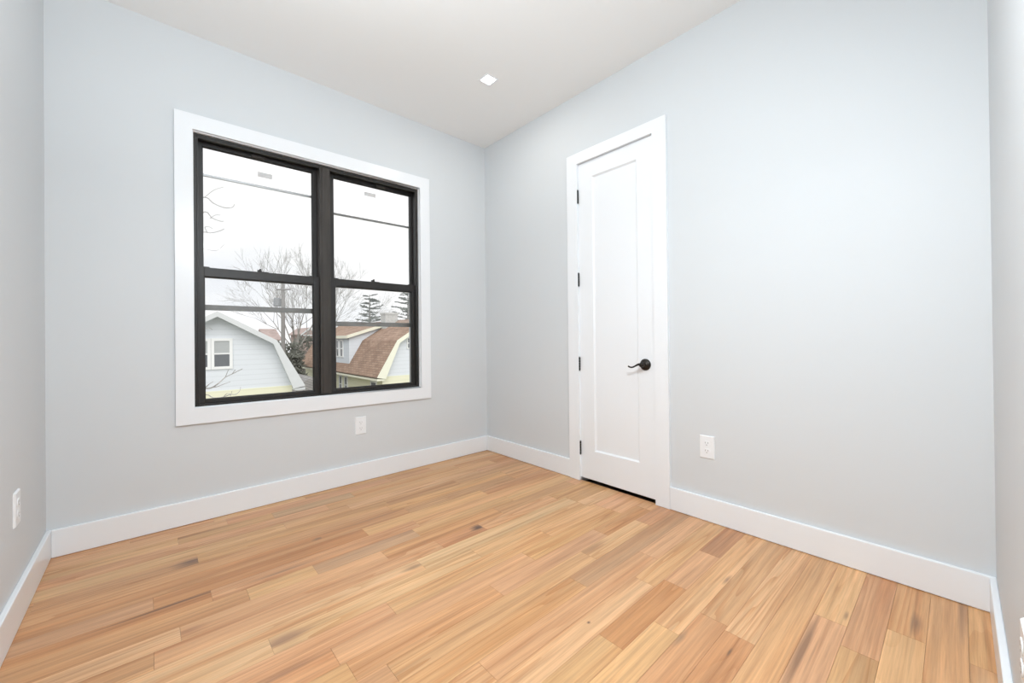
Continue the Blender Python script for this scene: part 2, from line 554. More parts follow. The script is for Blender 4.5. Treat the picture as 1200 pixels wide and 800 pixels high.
def make_floor():
    rnd = random.Random(11)
    bm = bmesh.new()
    tones, seeds = [], []
    g = 0.00035
    k0 = math.floor((YF - Y_ANCHOR) / ROW) - 1
    k1 = math.ceil((0 - Y_ANCHOR) / ROW) + 1
    for k in range(k0, k1):
        y0, y1 = Y_ANCHOR + k * ROW, Y_ANCHOR + (k + 1) * ROW
        y0, y1 = max(y0, YF - 0.05), min(y1, 0.05)
        if y1 - y0 < 0.002:
            continue
        segs = sorted(FIXED.get(k, []))
        full, x = [], XL - 0.05
        bounds = [s for s in segs] + [(0.6, 0.6, None)]
        for a, b, t in bounds:
            while x < a - 1e-6:                      # fill up to the next known board
                ln = rnd.choice((0.35, 0.5, 0.65, 0.8, 1.0, 1.25)) * rnd.uniform(0.85, 1.15)
                xe = x + ln
                if a - xe < 0.22:
                    xe = a
                full.append((x, xe, rnd.choice(TONES)))
                x = xe
            if t:
                full.append((x, b, t)); x = b
        for a, b, t in full:
            if a > 0.0:
                continue
            b = min(b, 0.004)                        # the boards stop at the door, so its gap shows the dark base as shade
            mean = (0.600, 0.360, 0.180)
            t = tuple((c_ * 0.68 + m_ * 0.32) * g_ for c_, m_, g_ in zip(t, mean, (1.07, 1.02, 0.985)))
            j = rnd.uniform(0.95, 1.05)
            t = (t[0] * j * rnd.uniform(0.985, 1.015), t[1] * j, t[2] * j * rnd.uniform(0.94, 1.06))
            v = [bm.verts.new(p) for p in ((a + g, y0 + g, 0), (b - g, y0 + g, 0), (b - g, y1 - g, 0), (a + g, y1 - g, 0),
                                           (a + g, y0 + g, -0.02), (b - g, y0 + g, -0.02), (b - g, y1 - g, -0.02), (a + g, y1 - g, -0.02))]
            sd = rnd.random()
            for idx in ((0, 1, 2, 3), (0, 4, 5, 1), (1, 5, 6, 2), (2, 6, 7, 3), (3, 7, 4, 0)):
                f = bm.faces.new([v[i] for i in idx])
                tones.append(t); seeds.append(sd)
    v = [bm.verts.new(p) for p in ((XL - 0.05, YF - 0.05, -0.02), (0.6, YF - 0.05, -0.02), (0.6, 0.05, -0.02), (XL - 0.05, 0.05, -0.02))]
    bm.faces.new(v); tones.append((0.08, 0.05, 0.03)); seeds.append(0.5)
    me = bpy.data.meshes.new('floor')
    bm.to_mesh(me); bm.free()
    a = me.attributes.new('plank_tone', 'FLOAT_COLOR', 'CORNER')
    b = me.attributes.new('plank_seed', 'FLOAT', 'FACE')
    for i, p in enumerate(me.polygons):
        b.data[i].value = seeds[i]
        for li in p.loop_indices:
            a.data[li].color = (*tones[i], 1)
    me.materials.append(M_floor)
    o = bpy.data.objects.new('floor', me)
    COL.objects.link(o)
    return struct(o, 'strip floor of light natural oak boards', 'floor')


make_floor()

struct(MB().box(XL - T, T, YF - T, T, H, H + 0.15).build('ceiling', M_ceil), 'flat white painted ceiling', 'ceiling')
struct(MB().box(XL - T, XL, YF - T, T, -0.02, H).build('wall_left', M_wall), 'light grey painted wall left of the window', 'wall')
struct(MB().box(XL, T, YF - T, YF, -0.02, H).build('wall_front', M_wall), 'light grey painted wall at the far right edge', 'wall')
w = MB()
w.box(XL, WX0, 0, T, -0.02, H).box(WX1, 0, 0, T, -0.02, H).box(WX0, WX1, 0, T, -0.02, WZ0).box(WX0, WX1, 0, T, WZ1, H)
struct(w.build('wall_back', M_wall), 'light grey painted wall around the black window', 'wall')
w = MB()
w.box(0, T, DY1, T, -0.02, H).box(0, T, YF, DY0, -0.02, H).box(0, T, DY0, DY1, DZ, H)
struct(w.build('wall_right', M_wall), 'light grey painted wall with the white closet door', 'wall')
# the closet behind the door
w = MB()
w.box(T, 0.60, DY1 + 0.1, DY1 + 0.12, 0, DZ + 0.1).box(T, 0.60, DY0 - 0.12, DY0 - 0.1, 0, DZ + 0.1).box(0.58, 0.60, DY0 - 0.1, DY1 + 0.1, 0, DZ + 0.1).box(T, 0.60, DY0 - 0.1, DY1 + 0.1, DZ + 0.1, DZ + 0.12)
struct(w.build('wall_closet', M_dark), 'dark closet interior behind the white door', 'wall')

BH, BT = 0.1214, 0.016


def baseboard(name, segs, label):
    w = MB()
    for s in segs:
        w.box(*s, 0.0015, BH)
    struct(w.build(name, M_trim, bevel=0.003), label, 'baseboard')


baseboard('baseboard_back', [(XL + BT, -BT, -BT, 0)], 'white baseboard under the window')
baseboard('baseboard_left', [(XL, XL + BT, YF, 0)], 'white baseboard along the left wall')
baseboard('baseboard_front', [(XL + BT, -BT, YF, YF + BT)], 'white baseboard at the far right edge')
baseboard('baseboard_right', [(-BT, 0, -0.908, 0), (-BT, 0, YF, -1.606)], 'white baseboard either side of the closet door')

# ------------------------------------------------------------------ window
XM, ZM = -1.278, 1.30


def wfix(co):
    # stretches the window a touch taller towards its right end, following lens distortion
    k = 1 + 0.0093 * (co.x - XM) / 0.733
    return Vector((co.x, co.y, ZM + (co.z - ZM) * k))


OX0, OX1, OZ0, OZ1 = -2.011, -0.545, 0.5035, 2.125
cas = MB(wfix)
cas.prism([(OX0, OZ0), (WX0, WZ0), (WX0, WZ1), (OX0, OZ1)], -0.018, 0, 'y')
cas.prism([(OX1, OZ0), (WX1, WZ0), (WX1, WZ1), (OX1, OZ1)], -0.018, 0, 'y')
cas.prism([(OX0, OZ1), (WX0, WZ1), (WX1, WZ1), (OX1, OZ1)], -0.018, 0, 'y')
cas.prism([(OX0, OZ0), (WX0, WZ0), (WX1, WZ0), (OX1, OZ0)], -0.018, 0, 'y')
struct(cas.build('trim_1', M_trim), 'wide white picture-frame casing around the black window', 'window casing')

win = empty('window_1', (XM, 0, WZ0), 'pair of black double-hung windows in a white casing', 'window', None, 'structure')
# white jamb lining
j = MB(wfix)
j.box(WX0 - 0.001, WX0 + 0.004, 0, 0.016, WZ0, WZ1).box(WX1 - 0.004, WX1 + 0.001, 0, 0.016, WZ0, WZ1).box(WX0 + 0.004, WX1 - 0.004, 0, 0.016, WZ1 - 0.004, WZ1 + 0.001).box(WX0 + 0.004, WX1 - 0.004, 0, 0.016, WZ0 - 0.001, WZ0 + 0.004)
tag(j.build('jamb_lining', M_trim, win), 'white jamb lining')
# black fixed frame
f = MB(wfix)
f.box(WX0, -1.921, 0.016, 0.135, WZ0, WZ1).box(-0.639, WX1, 0.016, 0.135, WZ0, WZ1)
f.box(-1.921, -0.639, 0.016, 0.135, 2.028, WZ1).box(-1.921, -0.639, 0.016, 0.135, WZ0, 0.600)
f.box(-1.921, -0.639, 0.016, 0.034, 2.018, 2.028)                     # inner stop under the head
f.box(-1.921, -1.913, 0.016, 0.03, 0.600, 2.018).box(-0.647, -0.639, 0.016, 0.03, 0.600, 2.018)
tag(f.build('frame', M_black, win, bevel=0.0015), 'black outer frame')
mu = MB(wfix)
mu.box(-1.312, -1.250, 0.008, 0.135, 0.600, 2.028)
mu.box(-1.300, -1.262, 0.004, 0.008, 0.602, 2.026)
tag(mu.build('mullion', M_dusty, win, bevel=0.002), 'dusty dark mullion between the two windows')
tr = MB(wfix)
tr.box(-0.6445, -0.6405, 0.022, 0.0305, 1.345, 1.935)
tag(tr.build('balance_track', M_alu, win), 'thin silver track on the right jamb')


def sash(x0, x1, upper, gx0, gx1, gz0, gz1):
    if upper:
        y0, y1, z0, z1 = 0.074, 0.102, 1.285, 2.028
    else:
        y0, y1, z0, z1 = 0.032, 0.064, 0.600, 1.334
    s = MB(wfix)
    s.box(x0, gx0, y0, y1, z0, z1).box(gx1, x1, y0, y1, z0, z1)
    s.box(gx0, gx1, y0, y1, z0, gz0).box(gx0, gx1, y0, y1, gz1, z1)
    # slim glazing bead
    for a, b, c, d in ((gx0, gx0 + 0.004, gz0, gz1), (gx1 - 0.004, gx1, gz0, gz1), (gx0, gx1, gz0, gz0 + 0.004), (gx0, gx1, gz1 - 0.004, gz1)):
        s.box(a, b, y0 + 0.010, y0 + 0.014, c, d)
    o = s.build('upper_sash' if upper else 'lower_sash', M_black, win, bevel=0.0012)
    p = MB(wfix)
    ym = (y0 + y1) / 2
    p.box(gx0, gx1, ym - 0.002, ym + 0.002, gz0, gz1)
    child(p.build('pane', M_glass, o), o)
    return o, ym


def child(o, parent):
    o.parent = parent
    o.matrix_parent_inverse = Matrix.Identity(4)
    return o


for x0, x1, gu, gl, stick, lock, blk in ((-1.921, -1.312, (-1.891, -1.336), (-1.889, -1.346), (-1.631, -1.557, 1.906, 1.934), -1.633, (-1.665, -1.601)),
                                    (-1.250, -0.639, (-1.207, -0.649), (-1.213, -0.669), (-0.997, -0.918, 1.935, 1.960), -0.959, (-0.922, -0.853))):
    up, yu = sash(x0, x1, True, gu[0], gu[1], 1.315, 2.003)
    st = MB(wfix)
    st.box(stick[0], stick[1], yu - 0.0035, yu - 0.0022, stick[2], stick[3])
    child(st.build('sticker', M_sticker, up), up)
    lf = MB(wfix)
    lf.box(blk[0], blk[1], 0.062, 0.074, 2.005, 2.024)
    child(tag(lf.build('sash_stop', M_dusty, up, bevel=0.002), 'small dusty brown stop block'), up)
    lo, yl = sash(x0, x1, False, gl[0], gl[1], 0.6205, 1.286)
    lk = MB(wfix)
    lk.box(lock - 0.008, lock + 0.045, 0.038, 0.060, 1.334, 1.338)
    lk.box(lock - 0.010, lock + 0.010, 0.036, 0.054, 1.338, 1.346)
    lk.tube([(lock, 0.042, 1.345), (lock + 0.002, 0.036, 1.349), (lock + 0.006, 0.032, 1.350)], [0.004, 0.004, 0.003])
    child(lk.build('sash_lock', M_hinge, lo, bevel=0.001), lo)
    for lx in (x0 + 0.012, x1 - 0.055):
        tl = MB(wfix)
        tl.box(lx, lx + 0.043, 0.034, 0.056, 1.334, 1.3385)
        child(tl.build('tilt_latch', M_hinge, lo, bevel=0.001), lo)

s = MB(wfix)
s.box(-0.6415, -0.6385, 0.104, 0.1355, 0.602, 1.33)
tag(s.build('storm_track', M_alu, win), 'grey outer track at the right edge')
# sliding storm panels hung outside the sashes
for x0, x1, zb, zt, lab in ((-1.915, -1.312, 1.108, 1.866, 'left storm panel hung a little higher'), (-1.250, -0.6395, 1.030, 1.785, 'right storm panel hung lower')):
    s = MB(wfix)
    s.box(x0, x1, 0.114, 0.124, zb, zb + 0.030)
    s.box(x0, x0 + 0.014, 0.114, 0.124, zb, zt).box(x1 - 0.006, x1, 0.114, 0.124, zb, zt)
    o = tag(s.build('storm_panel', M_storm, win), lab)
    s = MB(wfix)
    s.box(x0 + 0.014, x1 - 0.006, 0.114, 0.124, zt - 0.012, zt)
    child(s.build('top_rail', M_alu if x0 < -1.5 else M_storm, o), o)  # left rail gets the lighter metal, sky glare put into its colour
    p = MB(wfix)
    p.box(x0 + 0.014, x1 - 0.006, 0.118, 0.120, zb + 0.030, zt - 0.012)
    child(p.build('storm_pane', M_haze, o), o)

# ------------------------------------------------------------------ closet door
CY0, CY1, CZ = -1.606, -0.908, 2.146
IY0, IY1, IZ = -1.524, -0.992, 2.076
c = MB()
c.prism([(CY1, 0.0015), (IY1, 0.0015), (IY1, IZ), (CY1, CZ)], -0.018, 0, 'x')
c.prism([(CY0, 0.0015), (IY0, 0.0015), (IY0, IZ), (CY0, CZ)], -0.018, 0, 'x')
c.prism([(CY1, CZ), (IY1, IZ), (IY0, IZ), (CY0, CZ)], -0.018, 0, 'x')
struct(c.build('trim_2', M_trim), 'white casing around the closet door', 'door casing')
c = MB()
c.box(0, T, DY1 - 0.004, DY1 + 0.001, 0.0015, DZ).box(0, T, DY0 - 0.001, DY0 + 0.006, 0.0015, DZ).box(0, T, DY0, DY1, DZ - 0.006, DZ + 0.001)
c.box(0.040, 0.055, DY1 - 0.016, DY1, 0.0015, DZ).box(0.040, 0.055, DY0, DY0 + 0.016, 0.0015, DZ).box(0.040, 0.055, DY0, DY1, DZ - 0.018, DZ)
struct(c.build('trim_3', M_trim), 'white jamb and stop of the closet door', 'door jamb')

door = empty('door_1', (0.02, -1.255, 0), 'tall narrow white single-panel closet door with black lever handle', 'door', None, 'structure')
LY0, LY1, LZ0, LZ1 = -1.524, -0.990, 0.021, 2.074
PY0, PY1, PZ0, PZ1 = -1.417, -1.101, 0.207, 1.970


def leaf():
    b = MB()
    bm = b.bm
    x = 0.0

    def rect(xx, a, b_, c_, d):
        return [bm.verts.new(p) for p in ((xx, a, c_), (xx, b_, c_), (xx, b_, d), (xx, a, d))]
    rs = [rect(0.036, LY0, LY1, LZ0, LZ1), rect(x + 0.002, LY0, LY1, LZ0, LZ1), rect(x, LY0 + 0.002, LY1 - 0.002, LZ0 + 0.002, LZ1 - 0.002),
          rect(x, PY0, PY1, PZ0, PZ1), rect(x + 0.003, PY0 + 0.002, PY1 - 0.002, PZ0 + 0.002, PZ1 - 0.002),
          rect(x + 0.010, PY0 + 0.009, PY1 - 0.009, PZ0 + 0.009, PZ1 - 0.009)]
    for p, q in zip(rs, rs[1:]):
        for i in range(4):
            bm.faces.new([p[i], p[(i + 1) % 4], q[(i + 1) % 4], q[i]])
    bm.faces.new(rs[0][::-1])
    bm.faces.new(rs[-1])
    return b.build('door_leaf', M_door, door)


leaf()
for zc in (1.862, 1.316, 0.764, 0.214):
    h = MB()
    for i in range(5):
        a = zc - 0.043 + i * 0.0172
        h.tube([(-0.0075, -0.9912, a + 0.0005), (-0.0075, -0.9912, a + 0.0167)], 0.0068, 14)
    h.tube([(-0.0075, -0.9912, zc - 0.047), (-0.0075, -0.9912, zc + 0.047)], 0.0035, 10)
    tag(h.build('hinge', M_hinge, door), 'black hinge knuckle')
hd = MB()
hd.lathe([(0.033, 0.0), (0.0335, 0.004), (0.031, 0.008), (0.026, 0.012), (0.018, 0.015), (0.0125, 0.018), (0.0115, 0.030), (0.012, 0.042), (0.012, 0.052), (0.009, 0.056), (0, 0.0565)], (0.0, -1.4625, 0.778), (-1, 0, 0), 36)
handle = tag(hd.build('door_handle', M_bronze, door, smooth=True), 'black bronze round rose')
lv = MB()
path = [(-0.047, -1.467, 0.7795), (-0.048, -1.452, 0.7815), (-0.049, -1.440, 0.7785), (-0.050, -1.424, 0.770), (-0.050, -1.412, 0.7645), (-0.050, -1.402, 0.7625), (-0.050, -1.391, 0.764), (-0.050, -1.381, 0.7685)]


def spline(p, n=6):
    p = [Vector(q) for q in p]
    out = []
    for i in range(len(p) - 1):
        a, b, c_, d = p[max(i - 1, 0)], p[i], p[i + 1], p[min(i + 2, len(p) - 1)]
        for k in range(n):
            t = k / n
            out.append(0.5 * ((2 * b) + (c_ - a) * t + (2 * a - 5 * b + 4 * c_ - d) * t * t + (3 * b - a - 3 * c_ + d) * t ** 3))
    out.append(p[-1])
    return out


sp = spline(path)
lv.tube(sp, [0.0085 - 0.004 * min(1, i / 18) for i in range(len(sp))], 12)
child(tag(lv.build('lever', M_bronze, handle, smooth=True), 'wavy bronze lever'), handle)


# ------------------------------------------------------------------ outlets
def outlet(loc, rotz, label):
    o = empty('wall_outlet', loc, label, 'outlet', 'white duplex outlets low on the walls')
    o.rotation_euler = (0, 0, rotz)
    b = MB()
    bm = b.bm
    def ring(y, w, h):
        return [bm.verts.new(p) for p in ((-w, y, -h), (w, y, -h), (w, y, h), (-w, y, h))]
    rs = [ring(0, 0.0365, 0.0575), ring(-0.002, 0.0365, 0.0575), ring(-0.006, 0.0335, 0.0545)]
    for p, q in zip(rs, rs[1:]):
        for i in range(4):
            bm.faces.new([p[i], p[(i + 1) % 4], q[(i + 1) % 4], q[i]])
    bm.faces.new(rs[0][::-1]); bm.faces.new(rs[-1])
    local(b.build('cover_plate', M_plate), o)
    for zc in (0.0195, -0.0195):
        r = MB()
        pts = [(0.0165 * math.cos(t) * 1.0, max(-0.0125, min(0.0125, 0.0165 * math.sin(t))) + zc) for t in [2 * math.pi * i / 28 for i in range(28)]]
        r.prism(pts, -0.0078, -0.005, 'y')
        rc = local(r.build('receptacle', M_plate), o)
        for sx, hh in ((-0.0063, 0.0042), (0.0063, 0.0035)):
            q = MB(); q.box(sx - 0.001, sx + 0.001, -0.0081, -0.0072, zc + 0.003 - hh, zc + 0.003 + hh)
            child(q.build('slot', M_slot), rc)
        q = MB(); q.lathe([(0.0024, 0), (0.0024, 0.0009), (0, 0.0009)], (0, -0.0072, zc - 0.0075), (0, -1, 0), 12)
        child(q.build('ground_hole', M_slot), rc)
    q = MB(); q.lathe([(0.003, 0), (0.003, 0.0006), (0.0015, 0.0011), (0, 0.0012)], (0, -0.006, 0), (0, -1, 0), 14)
    local(q.build('screw', M_plate), o)
    return o


def local(o, parent):
    o.parent = parent
    o.matrix_parent_inverse = Matrix.Identity(4)
    return o


outlet((-1.071, 0, 0.3685), 0, 'white wall outlet below the window')
outlet((0, -1.800, 0.3735), R_(-90), 'white wall outlet right of the closet door')
outlet((XL, -0.523, 0.381), R_(90), 'white wall outlet on the left wall, seen almost edge-on')
outlet((-0.924, YF, 0.348), R_(180), 'white wall outlet at the lower right edge, cut by the frame')

# ------------------------------------------------------------------ recessed light
dl = empty('recessed_light', (-0.54, -0.728, H), 'small square recessed light in the white ceiling', 'ceiling light')
b = MB()
a_, q_ = 0.046, 0.0345
for s in ((-a_, -q_, -a_, a_), (q_, a_, -a_, a_), (-q_, q_, -a_, -q_), (-q_, q_, q_, a_)):
    b.box(*s, -0.003, 0.0)
local(b.build('trim_ring', M_trim, bevel=0.001), dl)
M_lens = bpy.data.materials.new('lit_lens')
M_lens.use_nodes = True
bs = M_lens.node_tree.nodes['Principled BSDF']
bs.inputs['Emission Color'].default_value = (1, 0.985, 0.95, 1)
bs.inputs['Emission Strength'].default_value = 6.0
b = MB(); b.box(-q_, q_, -q_, q_, -0.0015, -0.0005)
local(tag(b.build('lens', M_lens), 'glowing white square lens'), dl)
lo = light('recessed_light_beam', 'AREA', (-0.54, -0.728, H - 0.004), DOWN, (0, 0, -1), (1, 0.96, 0.9), shape='SQUARE', size=0.066)

# ------------------------------------------------------------------ outside
GZ = -4.6
g = MB(); g.box(-60, 90, T + 0.6, 140, GZ - 0.2, GZ)
struct(g.build('ground', M_ground), 'winter lawn between the houses', 'ground')


def at(px, py, d):
    return CAM + (FW + RT * ((px - 600) / FPX) - UP * ((py - 393.27) / FPX)) * d


def house_window(parent, axis, c0, c1, plane, z0, z1, out, frame=0.12, split=True, pane=M_pane, top=None):
    """window on a wall plane; axis 'y' = wall of constant y, 'x' = constant x; out = direction of the outer face"""
    def bx(m, u0, u1, d0, d1, a, b_):
        if axis == 'y':
            m.box(u0, u1, plane + out * d0, plane + out * d1, a, b_)
        else:
            m.box(plane + out * d0, plane + out * d1, u0, u1, a, b_)
    m = MB()
    bx(m, c0 - frame, c0, 0, 0.06, z0 - frame, z1 + frame); bx(m, c1, c1 + frame, 0, 0.06, z0 - frame, z1 + frame)
    bx(m, c0, c1, 0, 0.06, z0 - frame, z0); bx(m, c0, c1, 0, 0.06, z1, z1 + frame)
    zm = (z0 + z1) / 2
    if split:
        bx(m, c0, c1, 0, 0.04, zm - 0.03, zm + 0.03)
    w_ = child(m.build('window', M_winframe), parent)
    if split:
        m = MB(); bx(m, c0, c1, 0.005, 0.02, zm + 0.03, z1); child(m.build('pane', top or pane), w_)
        m = MB(); bx(m, c0, c1, 0.005, 0.02, z0, zm - 0.03); child(m.build('pane', pane), w_)
    else:
        m = MB(); bx(m, c0, c1, 0.005, 0.02, z0, z1); child(m.build('pane', pane), w_)
    return w_


def gambrel(name, label, xr, zr, xb, zb, xe, ze, yg, length, roofm, sidem, fasciam, over=0.45, band=0.10):
    """gambrel house: ridge, break and eave (right-hand half, mirrored); gable wall at y = yg"""
    root = empty(name, (xr, yg, GZ), label, 'house', 'dutch gambrel houses across the yard')
    root.location = (0, 0, 0)
    rx, bx_, ex = 0.0, abs(xb - xr), abs(xe - xr)
    prof = [(xr - ex, ze), (xr - bx_, zb), (xr, zr), (xr + bx_, zb), (xr + ex, ze)]
    # upper gable in siding
    m = MB(); m.prism(prof, yg, yg + length, 'y')
    child(m.build('upper_storey', sidem), root)
    # cream ground floor
    m = MB(); m.box(xr - ex + 0.05, xr + ex - 0.05, yg - 0.02, yg + length + 0.02, GZ, ze + 0.0)
    child(m.build('ground_storey', M_cream), root)
    # roof slab following the profile
    th = 0.16
    outer = [(xr - ex - 0.42, ze - 0.02), (xr - bx_ - 0.10, zb + 0.13), (xr, zr + 0.20), (xr + bx_ + 0.10, zb + 0.13), (xr + ex + 0.42, ze - 0.02)]
    inner = [(xr - ex + 0.02, ze - 0.10), (xr - bx_, zb + 0.01), (xr, zr + 0.02), (xr + bx_, zb + 0.01), (xr + ex - 0.02, ze - 0.10)]
    bm = MB()
    for i in range(4):
        bm.prism([outer[i], outer[i + 1], inner[i + 1], inner[i]], yg - over, yg + length + over, 'y')
    child(bm.build('roof', roofm), root)
    bm = MB()
    lowr = [(u, v - 0.03) for u, v in inner]
    for i in range(4):
        bm.prism([inner[i], inner[i + 1], lowr[i + 1], lowr[i]], yg - over, yg, 'y')
    child(bm.build('soffit', fasciam), root)
    # rake boards on the front gable
    bm = MB()
    rk_in = [(xr - ex + 0.12, ze - 0.12), (xr - bx_ + 0.05, zb - 0.04), (xr, zr - 0.04), (xr + bx_ - 0.05, zb - 0.04), (xr + ex - 0.12, ze - 0.12)]
    for i in range(4):
        bm.prism([outer[i], outer[i + 1], rk_in[i + 1], rk_in[i]], yg - over - 0.06, yg - over, 'y')
    child(bm.build('rake_board', fasciam), root)
    bm = MB()
    for s in (-1, 1):
        bm.box(xr + s * (ex - 0.05), xr + s * (ex + 0.42), yg - over, yg + length + over, ze - 0.22, ze - 0.10)
    child(bm.build('eave_board', fasciam), root)
    return root


h1 = gambrel('house', 'white clapboard gambrel house left in the window view', 0.10, 2.05, 2.33, 0.80, 3.26, -1.36, 20.0, 12.0, M_greyroof, M_siding, M_rake, over=0.55)
house_window(h1, 'y', 0.03, 0.60, 20.0, -0.25, 0.92, -1, pane=M_pane, top=M_blind)
house_window(h1, 'y', -0.85, -0.22, 20.0, -0.25, 0.92, -1, pane=M_pane, top=M_blind)

h2 = gambrel('house', 'brown-roofed gambrel house with dormer right in the window view', 11.55, 2.13, 9.28, 0.72, 8.28, -1.36, 20.8, 16.2, M_shingle, M_siding, M_fascia, over=0.35)
house_window(h2, 'y', 10.05, 10.75, 20.8, 0.36, 0.95, -1, frame=0.07, pane=M_pane)
# shed dormer on the left slope
YD0, YD1, XD = 25.9, 30.6, 8.22
m = MB(); m.prism([(XD, -0.85), (XD, 1.10), (10.75, 1.86), (10.75, 0.2)], YD0, YD1, 'y')
dm = child(m.build('dormer', M_siding2), h2)
m = MB(); m.prism([(XD - 0.22, 1.06), (XD - 0.22, 1.20), (10.95, 2.12), (10.95, 1.92)], YD0 - 0.2, YD1 + 0.2, 'y')
child(m.build('dormer_roof', M_shingle), dm)
m = MB(); m.prism([(XD - 0.24, 1.00), (XD - 0.24, 1.21), (10.95, 2.13), (10.95, 1.92)], YD0 - 0.26, YD0 - 0.2, 'y')
m.box(XD - 0.28, XD - 0.22, YD0 - 0.26, YD1 + 0.2, 1.00, 1.20)
child(m.build('dormer_fascia', M_fascia), dm)
for a0, a1 in ((27.1, 27.55), (27.95, 28.4), (29.2, 29.65)):
    house_window(h2, 'x', a0, a1, XD, -0.28, 0.82, -1, frame=0.09)
for a0, a1 in ((21.6, 22.35), (26.6, 27.0), (27.7, 28.1)):
    house_window(h2, 'x', a0, a1, 8.33, -2.9, -1.80, -1, frame=0.10, pane=M_pane)
m = MB(); m.box(10.50, 11.45, 25.0, 25.8, 1.2, 2.72); m.box(10.45, 11.50, 24.95, 25.85, 2.72, 2.86)
child(m.build('chimney', M_brick), h2)

# low grey-roofed garage between the two houses
gr = empty('garage', (0, 0, 0), 'low grey-roofed garage between the two gambrel houses', 'garage')
m = MB(); m.box(4.6, 6.9, 26.0, 30.0, GZ, -2.3); child(m.build('wall', M_greywall), gr)
m = MB(); m.prism([(4.4, -2.3), (5.75, -1.5), (7.1, -2.3), (7.1, -2.4), (4.4, -2.4)], 25.7, 30.3, 'y'); child(m.build('roof', M_greyroof), gr)


def far_house(label, x0, x1, y0, y1, ze, zr, wallm, ridge_along):
    r = empty('house', (0, 0, 0), label, 'house', 'distant houses behind the yard')
    m = MB(); m.box(x0, x1, y0, y1, GZ, ze); child(m.build('wall', wallm), r)
    m = MB()
    if ridge_along == 'x':
        m.prism([(y0 - 0.4, ze), ((y0 + y1) / 2, zr), (y1 + 0.4, ze), (y1 + 0.4, ze - 0.15), (y0 - 0.4, ze - 0.15)], x0 - 0.3, x1 + 0.3, 'x')
    else:
        m.prism([(x0 - 0.4, ze), ((x0 + x1) / 2, zr), (x1 + 0.4, ze), (x1 + 0.4, ze - 0.15), (x0 - 0.4, ze - 0.15)], y0 - 0.3, y1 + 0.3, 'y')
        m2 = MB()
        xm = (x0 + x1) / 2
        m2.prism([(x0 - 0.4, ze - 0.1), (xm, zr), (x1 + 0.4, ze - 0.1), (x1 + 0.4, ze - 0.35), (xm, zr - 0.3), (x0 - 0.4, ze - 0.35)], y0 - 0.42, y0 - 0.3, 'y')
        m2.box(x0, x1, y0 - 0.42, y0 - 0.2, ze - 0.35, ze - 0.15)
        child(m2.build('gable_trim', M_rake), r)
        m3 = MB(); m3.prism([(x0, ze), (xm, zr - 0.1), (x1, ze)], y0 - 0.1, y0 + 0.1, 'y')
        child(m3.build('gable', M_redroof), r)
    child(m.build('roof', M_redroof), r)
    return r


p0 = at(308, 400, 62); p1 = at(327, 400, 62)
far_house('distant red-brown roof behind the white gambrel house', p0.x, p1.x - 0.2, p0.y - 3, p0.y + 5, 1.0, 2.7, M_brick, 'x')
p0 = at(360.6, 395, 72)
far_house('distant brick gable with white trim beside the mullion', p0.x - 1.1, p0.x + 1.1, p0.y - 1, p0.y + 7, 1.95, 3.1, M_redroof, 'y')


# ---- vegetation
def grow(mb, rnd, p, d, length, rad, depth, spread=0.55, up=0.08, ratio=0.72, kids=(2, 3), twig=0.006):
    n = 4
    pts, rr = [p.copy()], [rad]
    q = p.copy(); dd = d.copy()
    for i in range(n):
        dd = (dd + Vector((rnd.uniform(-1, 1), rnd.uniform(-1, 1), rnd.uniform(-0.6, 0.9))) * 0.075 + Vector((0, 0, up))).normalized()
        q = q + dd * (length / n)
        pts.append(q.copy()); rr.append(max(twig, rad * (1 - 0.45 * (i + 1) / n)))
    mb.tube(pts, rr, 5 if depth > 1 else 4, cap=False)
    if depth <= 0:
        return
    for k in range(rnd.randint(*kids) + 1):
        i = rnd.randint(2, n)
        axis = dd.orthogonal().normalized()
        axis.rotate(Matrix.Rotation(rnd.uniform(0, 2 * math.pi), 3, dd))
        nd = dd.copy()
        nd.rotate(Matrix.Rotation(rnd.uniform(0.5, 1.15) * spread, 3, axis))
        grow(mb, rnd, pts[i], nd, length * ratio * rnd.uniform(0.8, 1.1), max(twig, rr[i] * 0.68), depth - 1, spread, up, ratio, kids, twig)


def bare_tree(px, d, height, seed, label, lean=(0, 0, 1), twig=0.009):
    b = at(px, 420, d)
    base = Vector((b.x, b.y, GZ))
    t = empty('bare_tree', (0, 0, 0), label, 'tree', 'bare winter trees behind the houses')
    rnd = random.Random(seed)
    h = height
    trunk = MB()
    top = base + Vector(lean) * (h * 0.33)
    trunk.tube([base, base + (top - base) * 0.5 + Vector((0.08, 0, 0)), top], [0.20, 0.17, 0.14], 9)
    child(trunk.build('trunk', M_bark), t)
    cr = MB()
    for k in range(6):
        a = 2 * math.pi * k / 6 + rnd.uniform(-0.3, 0.3)
        tilt = rnd.uniform(0.25, 0.85)
        dv = Vector((math.cos(a) * math.sin(tilt), math.sin(a) * math.sin(tilt), math.cos(tilt)))
        z = rnd.uniform(0.75, 1.0)
        grow(cr, rnd, base + (top - base) * z, dv, h * 0.31, 0.08, 4, 0.55, 0.025, 0.68, (2, 3), twig)
    child(cr.build('branches', M_bark), t)
    return t


bare_tree(346, 44, 15.0, 3, 'bare spreading tree behind the utility pole')
bare_tree(386, 60, 18.5, 8, 'bare tree standing behind the window mullion')

